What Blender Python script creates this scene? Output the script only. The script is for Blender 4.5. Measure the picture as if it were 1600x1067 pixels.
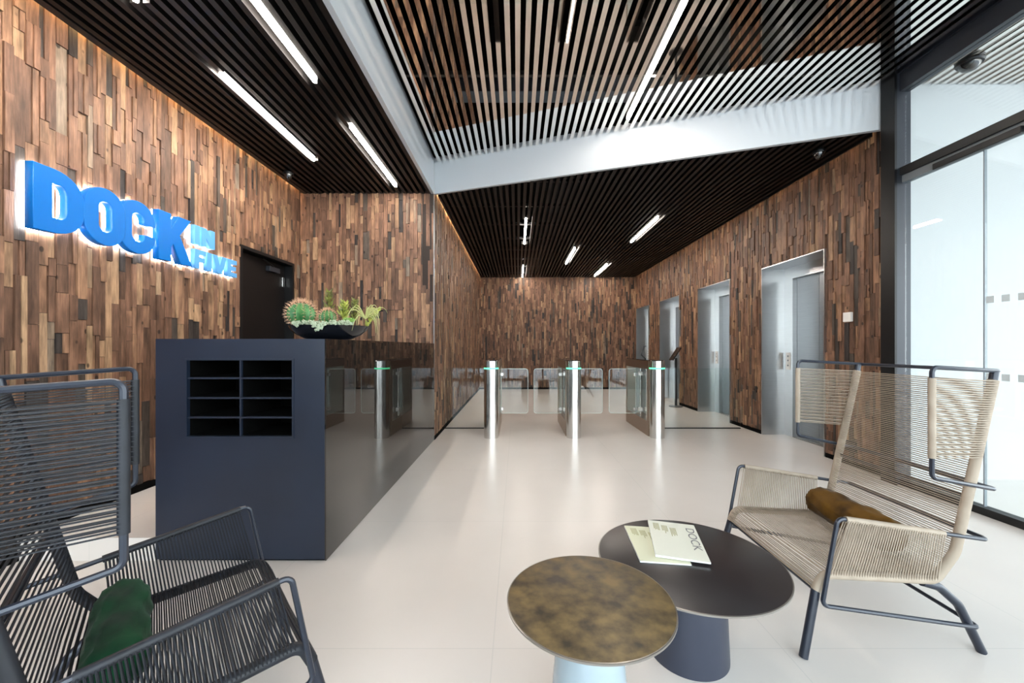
import bpy, math, random
from mathutils import Vector, Matrix
random.seed(7)
S = bpy.context.scene
for o in list(bpy.data.objects): bpy.data.objects.remove(o)
COL = S.collection
PI = math.pi
def R(d): return math.radians(d)

# ------------------------------------------------------------------ camera, sky, light, exposure
cam_d = bpy.data.cameras.new('camera'); cam = bpy.data.objects.new('camera', cam_d); COL.objects.link(cam)
cam.location = (0, 0, 1.25); cam.rotation_euler = (R(90), 0, 0)
cam_d.lens = 622 / 1600 * 36; cam_d.sensor_width = 36
cam_d.shift_x = -8 / 1600; cam_d.shift_y = 8.5 / 1600
cam_d.clip_start = 0.05
S.camera = cam
S.view_settings.view_transform = 'Standard'; S.view_settings.look = 'None'
S.view_settings.gamma = 1; S.view_settings.use_curve_mapping = False
S.view_settings.exposure = 0.80
SKY = 5.0
STRIP = 62.0
COVE = 24.0
HALO = 24.0
W = bpy.data.worlds.new('sky'); S.world = W; W.use_nodes = True
nt = W.node_tree; bg = nt.nodes['Background']
tc = nt.nodes.new('ShaderNodeTexCoord'); sp = nt.nodes.new('ShaderNodeSeparateXYZ'); cr = nt.nodes.new('ShaderNodeValToRGB')
nt.links.new(tc.outputs['Generated'], sp.inputs[0]); nt.links.new(sp.outputs['Z'], cr.inputs[0]); nt.links.new(cr.outputs[0], bg.inputs[0])
cr.color_ramp.elements[0].position = 0.0; cr.color_ramp.elements[0].color = (0.88, 0.89, 0.91, 1)
cr.color_ramp.elements[1].position = 0.8; cr.color_ramp.elements[1].color = (0.74, 0.81, 0.94, 1)
bg.inputs[1].default_value = SKY
def portal(name, loc, rot, sx, sy):
    l = bpy.data.lights.new(name, 'AREA'); l.shape = 'RECTANGLE'; l.size = sx; l.size_y = sy
    l.cycles.is_portal = True
    o = bpy.data.objects.new(name, l); COL.objects.link(o); o.location = loc; o.rotation_euler = rot
#portal('window_daylight_rear', (0.3, -2.75, 1.87), (R(90), 0, 0), 6.4, 3.7)      # looks +Y
#portal('window_daylight_side', (3.60, 0.6, 1.87), (R(90), 0, R(90)), 6.2, 3.7)    # looks -X

# ------------------------------------------------------------------ key dimensions (metres)
XL, XR, XI = -2.92, 3.51, -1.115          # left wall, right wall, inner wall
YB, YM, YW = 11.80, 5.35, 3.80            # back wall, reception back wall, end of the right wall
ZC, ZU = 3.31, 3.72                       # lower and raised ceilings
YR = -2.6                                 # window wall behind
XG = 3.49                                 # glass facade on the right
PLAT = 0.135

# ------------------------------------------------------------------ materials
def mat(name, col, rough=0.5, metal=0.0, emit=0.0, emit_col=None, coat=0.0, ior=1.5, sheen=0.0, spec=0.5):
    m = bpy.data.materials.new(name); m.use_nodes = True
    b = m.node_tree.nodes['Principled BSDF']
    b.inputs['Base Color'].default_value = (*col, 1); b.inputs['Roughness'].default_value = rough
    b.inputs['Metallic'].default_value = metal; b.inputs['IOR'].default_value = ior
    b.inputs['Coat Weight'].default_value = coat; b.inputs['Specular IOR Level'].default_value = spec
    if coat: b.inputs['Coat Roughness'].default_value = 0.03
    if sheen:
        b.inputs['Sheen Weight'].default_value = sheen; b.inputs['Sheen Roughness'].default_value = 0.35
    if emit:
        b.inputs['Emission Color'].default_value = (*(emit_col or col), 1); b.inputs['Emission Strength'].default_value = emit
    return m
def noise_tint(m, scale=(1, 1, 1), c1=(0, 0, 0), c2=(1, 1, 1), nscale=5, detail=5, bump=0.0, rough=None, p0=0.35, p1=0.65):
    t = m.node_tree; b = t.nodes['Principled BSDF']
    c = t.nodes.new('ShaderNodeTexCoord'); mp = t.nodes.new('ShaderNodeMapping'); mp.inputs['Scale'].default_value = scale
    n = t.nodes.new('ShaderNodeTexNoise'); n.inputs['Scale'].default_value = nscale; n.inputs['Detail'].default_value = detail
    r = t.nodes.new('ShaderNodeValToRGB')
    r.color_ramp.elements[0].color = (*c1, 1); r.color_ramp.elements[1].color = (*c2, 1)
    r.color_ramp.elements[0].position = p0; r.color_ramp.elements[1].position = p1
    t.links.new(c.outputs['Object'], mp.inputs[0]); t.links.new(mp.outputs[0], n.inputs['Vector'])
    t.links.new(n.outputs['Fac'], r.inputs[0]); t.links.new(r.outputs[0], b.inputs['Base Color'])
    if bump:
        bp = t.nodes.new('ShaderNodeBump'); bp.inputs['Strength'].default_value = bump; bp.inputs['Distance'].default_value = 0.005
        t.links.new(n.outputs['Fac'], bp.inputs['Height']); t.links.new(bp.outputs[0], b.inputs['Normal'])
    if rough:
        mr = t.nodes.new('ShaderNodeMapRange'); mr.inputs['To Min'].default_value = rough[0]; mr.inputs['To Max'].default_value = rough[1]
        t.links.new(n.outputs['Fac'], mr.inputs[0]); t.links.new(mr.outputs[0], b.inputs['Roughness'])
    return m
def s2l(r, g, b):
    f = lambda c: (c / 255 / 12.92) if c / 255 <= 0.04045 else ((c / 255 + 0.055) / 1.055) ** 2.4
    return (f(r), f(g), f(b))
def glass(name, tint=(0.93, 0.97, 0.96), refl=1.0, ior=1.5):
    m = bpy.data.materials.new(name); m.use_nodes = True; t = m.node_tree; t.nodes.clear()
    out = t.nodes.new('ShaderNodeOutputMaterial'); mx = t.nodes.new('ShaderNodeMixShader')
    tr = t.nodes.new('ShaderNodeBsdfTransparent'); gl = t.nodes.new('ShaderNodeBsdfGlossy'); fr = t.nodes.new('ShaderNodeFresnel')
    tr.inputs[0].default_value = (*tint, 1); gl.inputs['Roughness'].default_value = 0.0; fr.inputs[0].default_value = ior
    ge = t.nodes.new('ShaderNodeNewGeometry'); mi = t.nodes.new('ShaderNodeMapRange')      # same reflectance on both faces of the pane
    mi.inputs['To Min'].default_value = ior; mi.inputs['To Max'].default_value = 1 / ior
    t.links.new(ge.outputs['Backfacing'], mi.inputs[0]); t.links.new(mi.outputs[0], fr.inputs[0])
    ml = t.nodes.new('ShaderNodeMath'); ml.operation = 'MULTIPLY'; ml.inputs[1].default_value = refl; ml.use_clamp = True
    t.links.new(fr.outputs[0], ml.inputs[0]); t.links.new(ml.outputs[0], mx.inputs[0])
    t.links.new(tr.outputs[0], mx.inputs[1]); t.links.new(gl.outputs[0], mx.inputs[2]); t.links.new(mx.outputs[0], out.inputs[0])
    return m
def wood_mat():
    m = bpy.data.materials.new('reclaimed_wood'); m.use_nodes = True; t = m.node_tree; b = t.nodes['Principled BSDF']
    N = t.nodes.new; L = t.links.new
    at = N('ShaderNodeAttribute'); at.attribute_name = 'tone'
    ramp = N('ShaderNodeValToRGB'); ramp.color_ramp.interpolation = 'LINEAR'
    stops = [(0.0, (46, 41, 40)), (0.10, (84, 74, 66)), (0.13, (92, 68, 54)), (0.35, (112, 82, 65)), (0.6, (130, 96, 76)), (0.8, (144, 109, 84)), (0.92, (164, 132, 102)), (1.0, (120, 108, 96))]
    el = ramp.color_ramp.elements
    el[0].position = 0; el[0].color = (*s2l(*stops[0][1]), 1); el[1].position = 1; el[1].color = (*s2l(*stops[-1][1]), 1)
    for p, c in stops[1:-1]:
        e = el.new(p); e.color = (*s2l(*c), 1)
    L(at.outputs['Fac'], ramp.inputs[0])
    tc = N('ShaderNodeTexCoord'); off = N('ShaderNodeVectorMath'); off.operation = 'ADD'
    cmb = N('ShaderNodeCombineXYZ'); m10 = N('ShaderNodeMath'); m10.operation = 'MULTIPLY'; m10.inputs[1].default_value = 37.0
    L(at.outputs['Fac'], m10.inputs[0])
    for i in range(3): L(m10.outputs[0], cmb.inputs[i])
    L(tc.outputs['Object'], off.inputs[0]); L(cmb.outputs[0], off.inputs[1])
    mp = N('ShaderNodeMapping'); mp.inputs['Scale'].default_value = (1, 1, 0.09); L(off.outputs[0], mp.inputs[0])
    n1 = N('ShaderNodeTexNoise'); n1.inputs['Scale'].default_value = 90; n1.inputs['Detail'].default_value = 4; L(mp.outputs[0], n1.inputs['Vector'])
    mp2 = N('ShaderNodeMapping'); mp2.inputs['Scale'].default_value = (1, 1, 0.35); L(off.outputs[0], mp2.inputs[0])
    n2 = N('ShaderNodeTexNoise'); n2.inputs['Scale'].default_value = 12; n2.inputs['Detail'].default_value = 6; L(mp2.outputs[0], n2.inputs['Vector'])
    r1 = N('ShaderNodeMapRange'); r1.inputs['From Min'].default_value = 0.3; r1.inputs['From Max'].default_value = 0.7
    r1.inputs['To Min'].default_value = 0.66; r1.inputs['To Max'].default_value = 1.2; L(n1.outputs['Fac'], r1.inputs[0])
    r2 = N('ShaderNodeMapRange'); r2.inputs['From Min'].default_value = 0.25; r2.inputs['From Max'].default_value = 0.6
    r2.inputs['To Min'].default_value = 0.34; r2.inputs['To Max'].default_value = 1.16; L(n2.outputs['Fac'], r2.inputs[0])
    # small dark knots and nail holes
    vo = N('ShaderNodeTexVoronoi'); vo.inputs['Scale'].default_value = 9; mp3 = N('ShaderNodeMapping'); mp3.inputs['Scale'].default_value = (1, 1, 0.7)
    L(off.outputs[0], mp3.inputs[0]); L(mp3.outputs[0], vo.inputs['Vector'])
    r3 = N('ShaderNodeMapRange'); r3.inputs['From Min'].default_value = 0.09; r3.inputs['From Max'].default_value = 0.14
    r3.inputs['To Min'].default_value = 0.22; r3.inputs['To Max'].default_value = 1.0; L(vo.outputs['Distance'], r3.inputs[0])
    ma = N('ShaderNodeMath'); ma.operation = 'MULTIPLY'; L(r1.outputs[0], ma.inputs[0]); L(r2.outputs[0], ma.inputs[1])
    mb = N('ShaderNodeMath'); mb.operation = 'MULTIPLY'; L(ma.outputs[0], mb.inputs[0]); L(r3.outputs[0], mb.inputs[1])
    mul = N('ShaderNodeVectorMath'); mul.operation = 'SCALE'; L(ramp.outputs[0], mul.inputs[0]); L(mb.outputs[0], mul.inputs['Scale'])
    L(mul.outputs[0], b.inputs['Base Color'])
    bp = N('ShaderNodeBump'); bp.inputs['Strength'].default_value = 0.5; bp.inputs['Distance'].default_value = 0.004
    L(mb.outputs[0], bp.inputs['Height']); L(bp.outputs[0], b.inputs['Normal'])
    b.inputs['Roughness'].default_value = 0.55; b.inputs['Specular IOR Level'].default_value = 0.35
    return m
def floor_mat():
    m = mat('floor_tile', s2l(226, 220, 215), 0.22); t = m.node_tree; b = t.nodes['Principled BSDF']; N = t.nodes.new; L = t.links.new
    tc = N('ShaderNodeTexCoord'); mp = N('ShaderNodeMapping'); mp.inputs['Location'].default_value = (0.1, -0.45, 0)
    L(tc.outputs['Object'], mp.inputs[0])
    br = N('ShaderNodeTexBrick'); br.offset = 0.0; br.inputs['Scale'].default_value = 1.0
    br.inputs['Brick Width'].default_value = 1.2; br.inputs['Row Height'].default_value = 1.2; br.inputs['Mortar Size'].default_value = 0.002
    br.inputs['Color1'].default_value = (*s2l(217, 211, 206), 1); br.inputs['Color2'].default_value = (*s2l(215, 209, 204), 1)
    br.inputs['Mortar'].default_value = (*s2l(205, 201, 197), 1)
    L(mp.outputs[0], br.inputs['Vector'])
    n = N('ShaderNodeTexNoise'); n.inputs['Scale'].default_value = 1.6; n.inputs['Detail'].default_value = 6; L(tc.outputs['Object'], n.inputs['Vector'])
    r = N('ShaderNodeMapRange'); r.inputs['To Min'].default_value = 0.92; r.inputs['To Max'].default_value = 1.05; L(n.outputs['Fac'], r.inputs[0])
    v = N('ShaderNodeVectorMath'); v.operation = 'SCALE'; L(br.outputs[0], v.inputs[0]); L(r.outputs[0], v.inputs['Scale']); L(v.outputs[0], b.inputs['Base Color'])
    b.inputs['Roughness'].default_value = 0.27
    return m
M = dict(
    wood=wood_mat(), floor=floor_mat(),
    backing=mat('wall_backing', s2l(40, 30, 25), 0.8),
    black=mat('satin_black', (0.012, 0.012, 0.013), 0.4),
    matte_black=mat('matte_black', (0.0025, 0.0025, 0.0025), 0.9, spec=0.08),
    black_slat=mat('black_slat', (0.0050, 0.0045, 0.0044), 0.42, spec=0.3),
    mirror_slat=mat('polished_slat', (0.93, 0.89, 0.84), 0.035, 1.0),
    fascia=mat('gloss_white_lacquer', s2l(198, 203, 208), 0.12, coat=0.5),
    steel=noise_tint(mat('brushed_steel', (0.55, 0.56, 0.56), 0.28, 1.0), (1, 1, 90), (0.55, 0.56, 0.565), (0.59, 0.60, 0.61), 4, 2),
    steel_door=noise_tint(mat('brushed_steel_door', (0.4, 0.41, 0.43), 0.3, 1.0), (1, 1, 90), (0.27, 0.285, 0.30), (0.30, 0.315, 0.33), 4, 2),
    chrome=mat('bright_steel', (0.7, 0.69, 0.67), 0.16, 1.0),
    bronze_steel=mat('dark_bronze_steel', s2l(158, 140, 124), 0.3, 0.9),
    mullion=mat('anthracite_metal', s2l(46, 49, 56), 0.35, 0.3),
    anth_dark=mat('black_anodised', s2l(13, 14, 16), 0.4, 0.0, spec=.35),
    counter=noise_tint(mat('blue_black_steel', (0.02, 0.024, 0.032), 0.34, 0.0, spec=0.5), (1, 1, 1), (0.009, 0.015, 0.030), (0.013, 0.021, 0.041), 2, 5, rough=(0.30, 0.42)),
    black_glass=mat('black_glass', (0.012, 0.010, 0.009), 0.015, ior=1.75),
    glass=glass('clear_glass'), gate_glass=glass('gate_glass', (0.95, 0.98, 0.975), 1.2),
    outwall=mat('white_render', s2l(186, 188, 190), 0.7), paving=mat('pale_paving', s2l(170, 173, 176), 0.7),
    plastic=mat('white_plastic', s2l(230, 228, 225), 0.4),
    blue=mat('sign_blue', s2l(0, 104, 186), 0.3, spec=0.3), blue_light=mat('sign_light_blue', s2l(92, 158, 214), 0.3, spec=.3),
    halo=mat('sign_backlight', (1, 1, 1), 0.5, emit=HALO, emit_col=(0.93, 0.96, 1.0)),
    strip=mat('led_tube', (1, 1, 1), 0.5, emit=STRIP, emit_col=(1.0, 0.90, 0.80)),
    cove=mat('cove_led', (1, 0.8, 0.6), 0.5, emit=COVE, emit_col=(1.0, 0.60, 0.28)),
    white_profile=mat('pale_profile', s2l(205, 216, 216), 0.3),
    thin_glass=glass('side_infill_glass', (0.97, 0.985, 0.98), 0.5),
    green_led=mat('green_led', (0.1, 0.9, 0.5), 0.5, emit=1.0, emit_col=(0.12, 0.85, 0.36)),
    tube=mat('blue_grey_tube', s2l(36, 42, 55), 0.32, 0.3, spec=0.7),
    beige=noise_tint(mat('beige_cord', s2l(158, 146, 131), 0.75), (1, 1, 1), s2l(152, 139, 124), s2l(164, 151, 136), 15, 1),
    blackcord=noise_tint(mat('black_cord', s2l(32, 35, 42), 0.55), (1, 1, 1), s2l(17, 20, 27), s2l(25, 29, 38), 15, 1),
    green_velvet=noise_tint(mat('green_velvet', s2l(12, 70, 42), 0.75, sheen=0.08, spec=.2), (1, 1, 2.5), s2l(1, 34, 20), s2l(6, 66, 38), 7, 4, bump=0.5),
    olive_velvet=noise_tint(mat('mustard_velvet', s2l(98, 72, 20), 0.7, sheen=0.06, spec=.2), (1, 1, 1), s2l(58, 38, 8), s2l(100, 70, 18), 9, 4, bump=0.5),
    patina=noise_tint(mat('patinated_bronze', s2l(92, 78, 56), 0.3), (1, 1, 1), s2l(50, 42, 32), s2l(118, 98, 62), 16, 14, bump=0.12, rough=(0.3, 0.5), p0=0.34, p1=0.68),
    tabletop=mat('black_brown_top', s2l(38, 34, 36), 0.28, spec=0.6),
    tablebase=mat('blue_grey_base', s2l(56, 60, 74), 0.4, 0.3),
    edge_metal=mat('thin_metal_edge', s2l(150, 146, 140), 0.3, 0.8),
    dome_base=mat('pale_blue_glazed', s2l(150, 166, 176), 0.15, coat=0.4),
    paper=mat('magazine_cover', s2l(214, 216, 204), 0.45), paper2=mat('magazine_pages', s2l(240, 242, 244), 0.6),
    paper_y=mat('magazine_back_cover', s2l(208, 210, 184), 0.45),
    ink=mat('grey_ink', s2l(110, 112, 116), 0.6), ink_olive=mat('olive_ink', s2l(150, 148, 96), 0.6),
    bowl=mat('black_bowl', (0.006, 0.007, 0.010), 0.12), soil=mat('soil', s2l(60, 48, 38), 0.9),
    cactus=noise_tint(mat('cactus_green', s2l(70, 150, 80), 0.5), (1, 1, 1), s2l(44, 104, 56), s2l(92, 142, 84), 20, 3),
    spine=mat('pink_spines', s2l(225, 180, 148), 0.5), sedum=mat('pale_sedum', s2l(172, 184, 158), 0.6),
    succ=noise_tint(mat('lime_succulent', s2l(150, 160, 60), 0.5), (1, 1, 1), s2l(96, 110, 40), s2l(186, 190, 90), 25, 3),
    succ_dark=noise_tint(mat('dark_succulent', s2l(96, 98, 48), 0.5), (1, 1, 1), s2l(66, 58, 34), s2l(130, 136, 60), 25, 3),
    air=mat('air_plant', s2l(180, 182, 118), 0.5), rosette=mat('green_rosette', s2l(126, 168, 84), 0.5),
)

# ------------------------------------------------------------------ mesh helpers
class MB:
    def __init__(s): s.v = []; s.f = []
    def add(s, vs, fs):
        n = len(s.v); s.v += [tuple(p) for p in vs]; s.f += [tuple(i + n for i in f) for f in fs]; return s
    def box(s, x0, x1, y0, y1, z0, z1):
        if x0 > x1: x0, x1 = x1, x0
        if y0 > y1: y0, y1 = y1, y0
        if z0 > z1: z0, z1 = z1, z0
        return s.add([(x0, y0, z0), (x1, y0, z0), (x1, y1, z0), (x0, y1, z0), (x0, y0, z1), (x1, y0, z1), (x1, y1, z1), (x0, y1, z1)],
                     [(0, 3, 2, 1), (4, 5, 6, 7), (0, 1, 5, 4), (1, 2, 6, 5), (2, 3, 7, 6), (3, 0, 4, 7)])
    def rbox(s, x0, x1, y0, y1, z0, z1, r, seg=3):   # rounded vertical corners
        pts = []
        for cx, cy, a0 in ((x1 - r, y1 - r, 0), (x0 + r, y1 - r, 90), (x0 + r, y0 + r, 180), (x1 - r, y0 + r, 270)):
            for k in range(seg + 1):
                a = R(a0 + 90 * k / seg); pts.append((cx + r * math.cos(a), cy + r * math.sin(a)))
        return s.prism(pts, z0, z1)
    def prism(s, pts, z0, z1, axis='z'):
        n = len(pts)
        def P(a, b, c): return {'z': (a, b, c), 'y': (a, c, b), 'x': (c, a, b)}[axis]
        vs = [P(a, b, z0) for a, b in pts] + [P(a, b, z1) for a, b in pts]
        fs = [tuple(range(n - 1, -1, -1)), tuple(range(n, 2 * n))] + [(i, (i + 1) % n, n + (i + 1) % n, n + i) for i in range(n)]
        return s.add(vs, fs)
    def tube(s, pts, r, seg=8, closed=False, caps=True):
        pts = [Vector(p) for p in pts]; n = len(pts)
        rs = r if isinstance(r, (list, tuple)) else [r] * n
        tans = []
        for i in range(n):
            a = pts[(i - 1) % n] if (closed or i > 0) else pts[i]
            b = pts[(i + 1) % n] if (closed or i < n - 1) else pts[i]
            t = (b - a); tans.append(t.normalized() if t.length > 1e-9 else Vector((0, 0, 1)))
        t0 = tans[0]; up = Vector((0, 0, 1)) if abs(t0.z) < 0.9 else Vector((1, 0, 0))
        nrm = t0.cross(up).normalized(); vs = []
        for i in range(n):
            if i:
                ax = tans[i - 1].cross(tans[i])
                if ax.length > 1e-9: nrm = Matrix.Rotation(tans[i - 1].angle(tans[i]), 3, ax.normalized()) @ nrm
            bi = tans[i].cross(nrm)
            for k in range(seg):
                a = 2 * PI * k / seg; vs.append(pts[i] + (nrm * math.cos(a) + bi * math.sin(a)) * rs[i])
        fs = []
        for i in range(n if closed else n - 1):
            j = (i + 1) % n
            for k in range(seg):
                k2 = (k + 1) % seg; fs.append((i * seg + k, i * seg + k2, j * seg + k2, j * seg + k))
        if caps and not closed:
            fs.append(tuple(range(seg - 1, -1, -1))); fs.append(tuple((n - 1) * seg + k for k in range(seg)))
        return s.add(vs, fs)
    def lathe(s, prof, c=(0, 0, 0), seg=48, axis='z', sx=1, sy=1):
        vs = []; n = len(prof)
        for k in range(seg):
            a = 2 * PI * k / seg
            for r, z in prof:
                x, y = r * math.cos(a) * sx, r * math.sin(a) * sy
                vs.append((c[0] + x, c[1] + y, c[2] + z) if axis == 'z' else ((c[0] + x, c[1] + z, c[2] + y) if axis == 'y' else (c[0] + z, c[1] + x, c[2] + y)))
        fs = []
        for k in range(seg):
            k2 = (k + 1) % seg
            for i in range(n - 1): fs.append((k * n + i, k2 * n + i, k2 * n + i + 1, k * n + i + 1))
        if prof[0][0] > 1e-6: fs.append(tuple(k * n for k in range(seg - 1, -1, -1)))
        if prof[-1][0] > 1e-6: fs.append(tuple(k * n + n - 1 for k in range(seg)))
        return s.add(vs, fs)
    def ball(s, c, r, seg=8, rings=6):
        prof = [(max(1e-7, r * math.sin(PI * i / rings)), -r * math.cos(PI * i / rings)) for i in range(rings + 1)]
        return s.lathe(prof, c, seg)
    def build(s, name, m, parent=None, smooth=False, tone=None, bevel=0.0, loc=None, rotz=None):
        me = bpy.data.meshes.new(name); me.from_pydata(s.v, [], s.f); me.update()
        if tone is not None:
            at = me.attributes.new('tone', 'FLOAT', 'FACE'); at.data.foreach_set('value', tone)
        me.materials.append(m)
        o = bpy.data.objects.new(name, me); COL.objects.link(o)
        if parent: o.parent = parent
        if loc: o.location = loc
        if rotz: o.rotation_euler = (0, 0, rotz)
        if smooth:
            for p in me.polygons: p.use_smooth = True
            try: me.set_sharp_from_angle(angle=R(38))
            except Exception: pass
        if bevel:
            b = o.modifiers.new('bevel', 'BEVEL'); b.width = bevel; b.segments = 2; b.limit_method = 'ANGLE'
        return o
def struct(o): o['kind'] = 'structure'; return o
def tag(o, label, cat, group=None):
    o['label'] = label; o['category'] = cat
    if group: o['group'] = group
    return o
def thing(name, label, cat, loc=(0, 0, 0), rotz=0, group=None):
    o = bpy.data.objects.new(name, None); COL.objects.link(o); o.empty_display_size = 0.1
    o.location = loc; o.rotation_euler = (0, 0, rotz); return tag(o, label, cat, group)
def dup(root, loc, rotz=0, label=None, group=None):
    def cp(o, par):
        c = o.copy(); COL.objects.link(c); c.parent = par
        for ch in list(o.children): cp(ch, c)
        return c
    kids = list(root.children); r = root.copy(); COL.objects.link(r); r.parent = None
    r.location = loc; r.rotation_euler = (0, 0, rotz)
    for k in kids: cp(k, r)
    if label: r['label'] = label
    if group: r['group'] = group
    return r
def fillet(pts, r, closed=False, seg=5):
    P = [Vector(p) for p in pts]; n = len(P); out = []
    rr = r if isinstance(r, (list, tuple)) else [r] * n
    for i in range(n):
        if not closed and i in (0, n - 1): out.append(P[i]); continue
        a, b, c = P[(i - 1) % n], P[i], P[(i + 1) % n]
        u = (a - b).normalized(); w = (c - b).normalized(); ang = u.angle(w)
        if ang > PI - 0.02: out.append(b); continue
        d = min(rr[i] / math.tan(ang / 2), 0.48 * (a - b).length, 0.48 * (c - b).length)
        rad = d * math.tan(ang / 2); cen = b + (u + w).normalized() * (rad / math.sin(ang / 2))
        s0 = (b + u * d - cen); s1 = (b + w * d - cen); th = s0.angle(s1)
        for k in range(seg + 1):
            t = k / seg
            out.append(cen + (s0 * math.sin((1 - t) * th) + s1 * math.sin(t * th)) / math.sin(th))
    return out

# ------------------------------------------------------------------ floor and platform
struct(MB().box(-3.2, 9.5, YR - 0.1, YB + 0.3, -0.15, 0).build('floor', M['floor']))
struct(MB().box(-14, 20, -22, YR - 0.1, -0.2, -0.02).build('ground', M['paving']))
struct(MB().box(9.5, 20, YR - 0.1, 12, -0.2, -0.02).build('ground', M['paving']))
plat = MB().box(XL, XI - 0.03, 2.50, YM, 0, PLAT).box(XL, -2.112, 2.325, 2.50, 0, PLAT)
struct(plat.build('floor_platform', M['floor']))

# ------------------------------------------------------------------ plank walls
def planks(u0, u1, v0, v1, holes, place, name, seed, wmin=0.035, wmax=0.075):
    rnd = random.Random(seed); mb = MB(); tone = []
    brk = sorted({u0, u1, *[h[0] for h in holes], *[h[1] for h in holes]})
    brk = [b for b in brk if u0 <= b <= u1]
    edges = []
    for a, b in zip(brk[:-1], brk[1:]):
        x = a
        while x < b - 1e-6:
            w = rnd.choice((0.034, 0.042, 0.05, 0.05, 0.062)) * rnd.uniform(0.9, 1.1)
            if b - (x + w) < 0.03: w = b - x
            edges.append((x, x + w)); x += w
    for a, b in edges:
        um = (a + b) / 2; v = v0 - rnd.uniform(0, 0.3)
        while v < v1:
            l = rnd.choice((0.12, 0.18, 0.24, 0.3, 0.4, 0.52)) * rnd.uniform(0.85, 1.15)
            segs = [(max(v, v0), min(v + l, v1))]
            for h in holes:
                if h[0] - 1e-6 <= um <= h[1] + 1e-6:
                    ns = []
                    for s0, s1 in segs:
                        if s1 <= h[2] or s0 >= h[3]: ns.append((s0, s1)); continue
                        if s0 < h[2]: ns.append((s0, h[2]))
                        if s1 > h[3]: ns.append((h[3], s1))
                    segs = ns
            d = rnd.choice((0.0, 0.004, 0.008, 0.012, 0.016)) + rnd.uniform(0, 0.004)
            r = rnd.random(); t = rnd.uniform(0, 0.10) if r < 0.10 else (rnd.uniform(0.9, 1.0) if r > 0.95 else rnd.uniform(0.14, 0.92))
            split = rnd.random() < 0.18 and (b - a) > 0.045
            cols = [(a, b)] if not split else [(a, um), (um, b)]
            for s0, s1 in segs:
                if s1 - s0 < 0.02: continue
                for q, (ca, cb) in enumerate(cols):
                    dd = d + (0.006 if q else 0); g = 0.0014
                    tt = t if q == 0 else rnd.uniform(0.14, 0.95)
                    c = [place(uu, vv, hh) for hh in (-0.006, dd) for uu, vv in ((ca + g, s0 + g), (cb - g, s0 + g), (cb - g, s1 - g), (ca + g, s1 - g))]
                    mb.add(c, [(4, 5, 6, 7), (0, 1, 5, 4), (1, 2, 6, 5), (2, 3, 7, 6), (3, 0, 4, 7)]); tone += [tt] * 5
            v += l
    return mb, tone
PT = 0.02     # cladding depth: walls' solid face sits PT behind the face of the planks
# left wall (normal +X): u=Y, v=Z
D0, D1, DT = 4.195, 5.205, 2.335
w = MB().box(XL - 0.25, XL - PT, YR, D0, 0, 4.55).box(XL - 0.25, XL - PT, D1, YM + 0.2, 0, 4.55).box(XL - 0.25, XL - PT, D0, D1, DT, 4.55)
w.box(XL - 0.25, XL - 0.20, D0, D1, 0, DT)
struct(w.build('wall_left', M['backing']))
mb, tn = planks(1.2, YM, PLAT + 0.05, 3.40, [(D0, D1, 0, DT)], lambda u, v, h: (XL - 0.012 + h, u, v), 'l', 1)
mb2, tn2 = planks(YR, 1.2, 0.06, 3.40, [], lambda u, v, h: (XL - 0.012 + h, u, v), 'l', 11)
mb.add(mb2.v, mb2.f)
struct(mb.build('wall_left_cladding', M['wood'], tone=tn + tn2))
# reception back wall (normal -Y): u=X
AP = (-1.955, -1.54, PLAT + 0.05, 1.745)
struct(MB().box(XL - 0.1, XI - 0.16, YM + PT, YM + 0.2, 0, 4.55).build('wall_reception', M['backing']))
mb, tn = planks(XL, XI - 0.012, PLAT + 0.05, 3.32, [(AP[0] - .004, AP[1] + .004, 0, AP[3] + .004)], lambda u, v, h: (u, YM + 0.012 - h, v), 'r', 2)
mb2, tn2 = planks(AP[0], AP[1], PLAT + 0.05, AP[3], [], lambda u, v, h: (u, YM + 0.012 - h, v), 'r', 12)
struct(mb.build('wall_reception_cladding', M['wood'], tone=tn))
ap = mb2.build('access_panel', M['wood'], tone=tn2)
tag(ap, 'flush wood-clad access panel in the wall behind the reception counter', 'wall panel')
# inner wall (normal +X)
struct(MB().box(XI - 0.16, XI - PT, YM + 0.004, YB + 0.2, 0, 4.55).build('wall_inner', M['backing']))
mb, tn = planks(YM + 0.01, YB, 0.05, 3.40, [], lambda u, v, h: (XI - 0.014 + h, u, v), 'i', 3)
struct(mb.build('wall_inner_cladding', M['wood'], tone=tn))
struct(MB().box(XI - 0.005, XI + 0.002, YM - 0.006, YM + 0.008, 0, ZC).build('trim_1', M['steel_door']))
# back wall (normal -Y)
struct(MB().box(XI - 0.2, XR + 0.8, YB + PT, YB + 0.25, 0, 4.55).build('wall_back', M['backing']))
mb, tn = planks(XI, XR + 0.05, 0.05, 3.40, [], lambda u, v, h: (u, YB + 0.012 - h, v), 'b', 4)
struct(mb.build('wall_back_cladding', M['wood'], tone=tn))
# right wall (normal -X) with four lift openings
LIFT = [(4.53, 5.70), (6.55, 7.71), (8.60, 9.77), (10.60, 11.69)]
LH = 2.37
w = MB(); y = YW
for a, b in LIFT: w.box(XR + PT, XR + 0.25, y, a, 0, 4.55); w.box(XR + PT, XR + 0.25, a, b, LH, 4.55); y = b
w.box(XR + PT, XR + 0.25, y, YB + PT, 0, 4.55)
struct(w.build('wall_right', M['backing']))
mb, tn = planks(YW, YB, 0.05, 3.40, [(a, b, 0, LH) for a, b in LIFT], lambda u, v, h: (XR + 0.012 - h, u, v), 'rt', 5)
struct(mb.build('wall_right_cladding', M['wood'], tone=tn))
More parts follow.
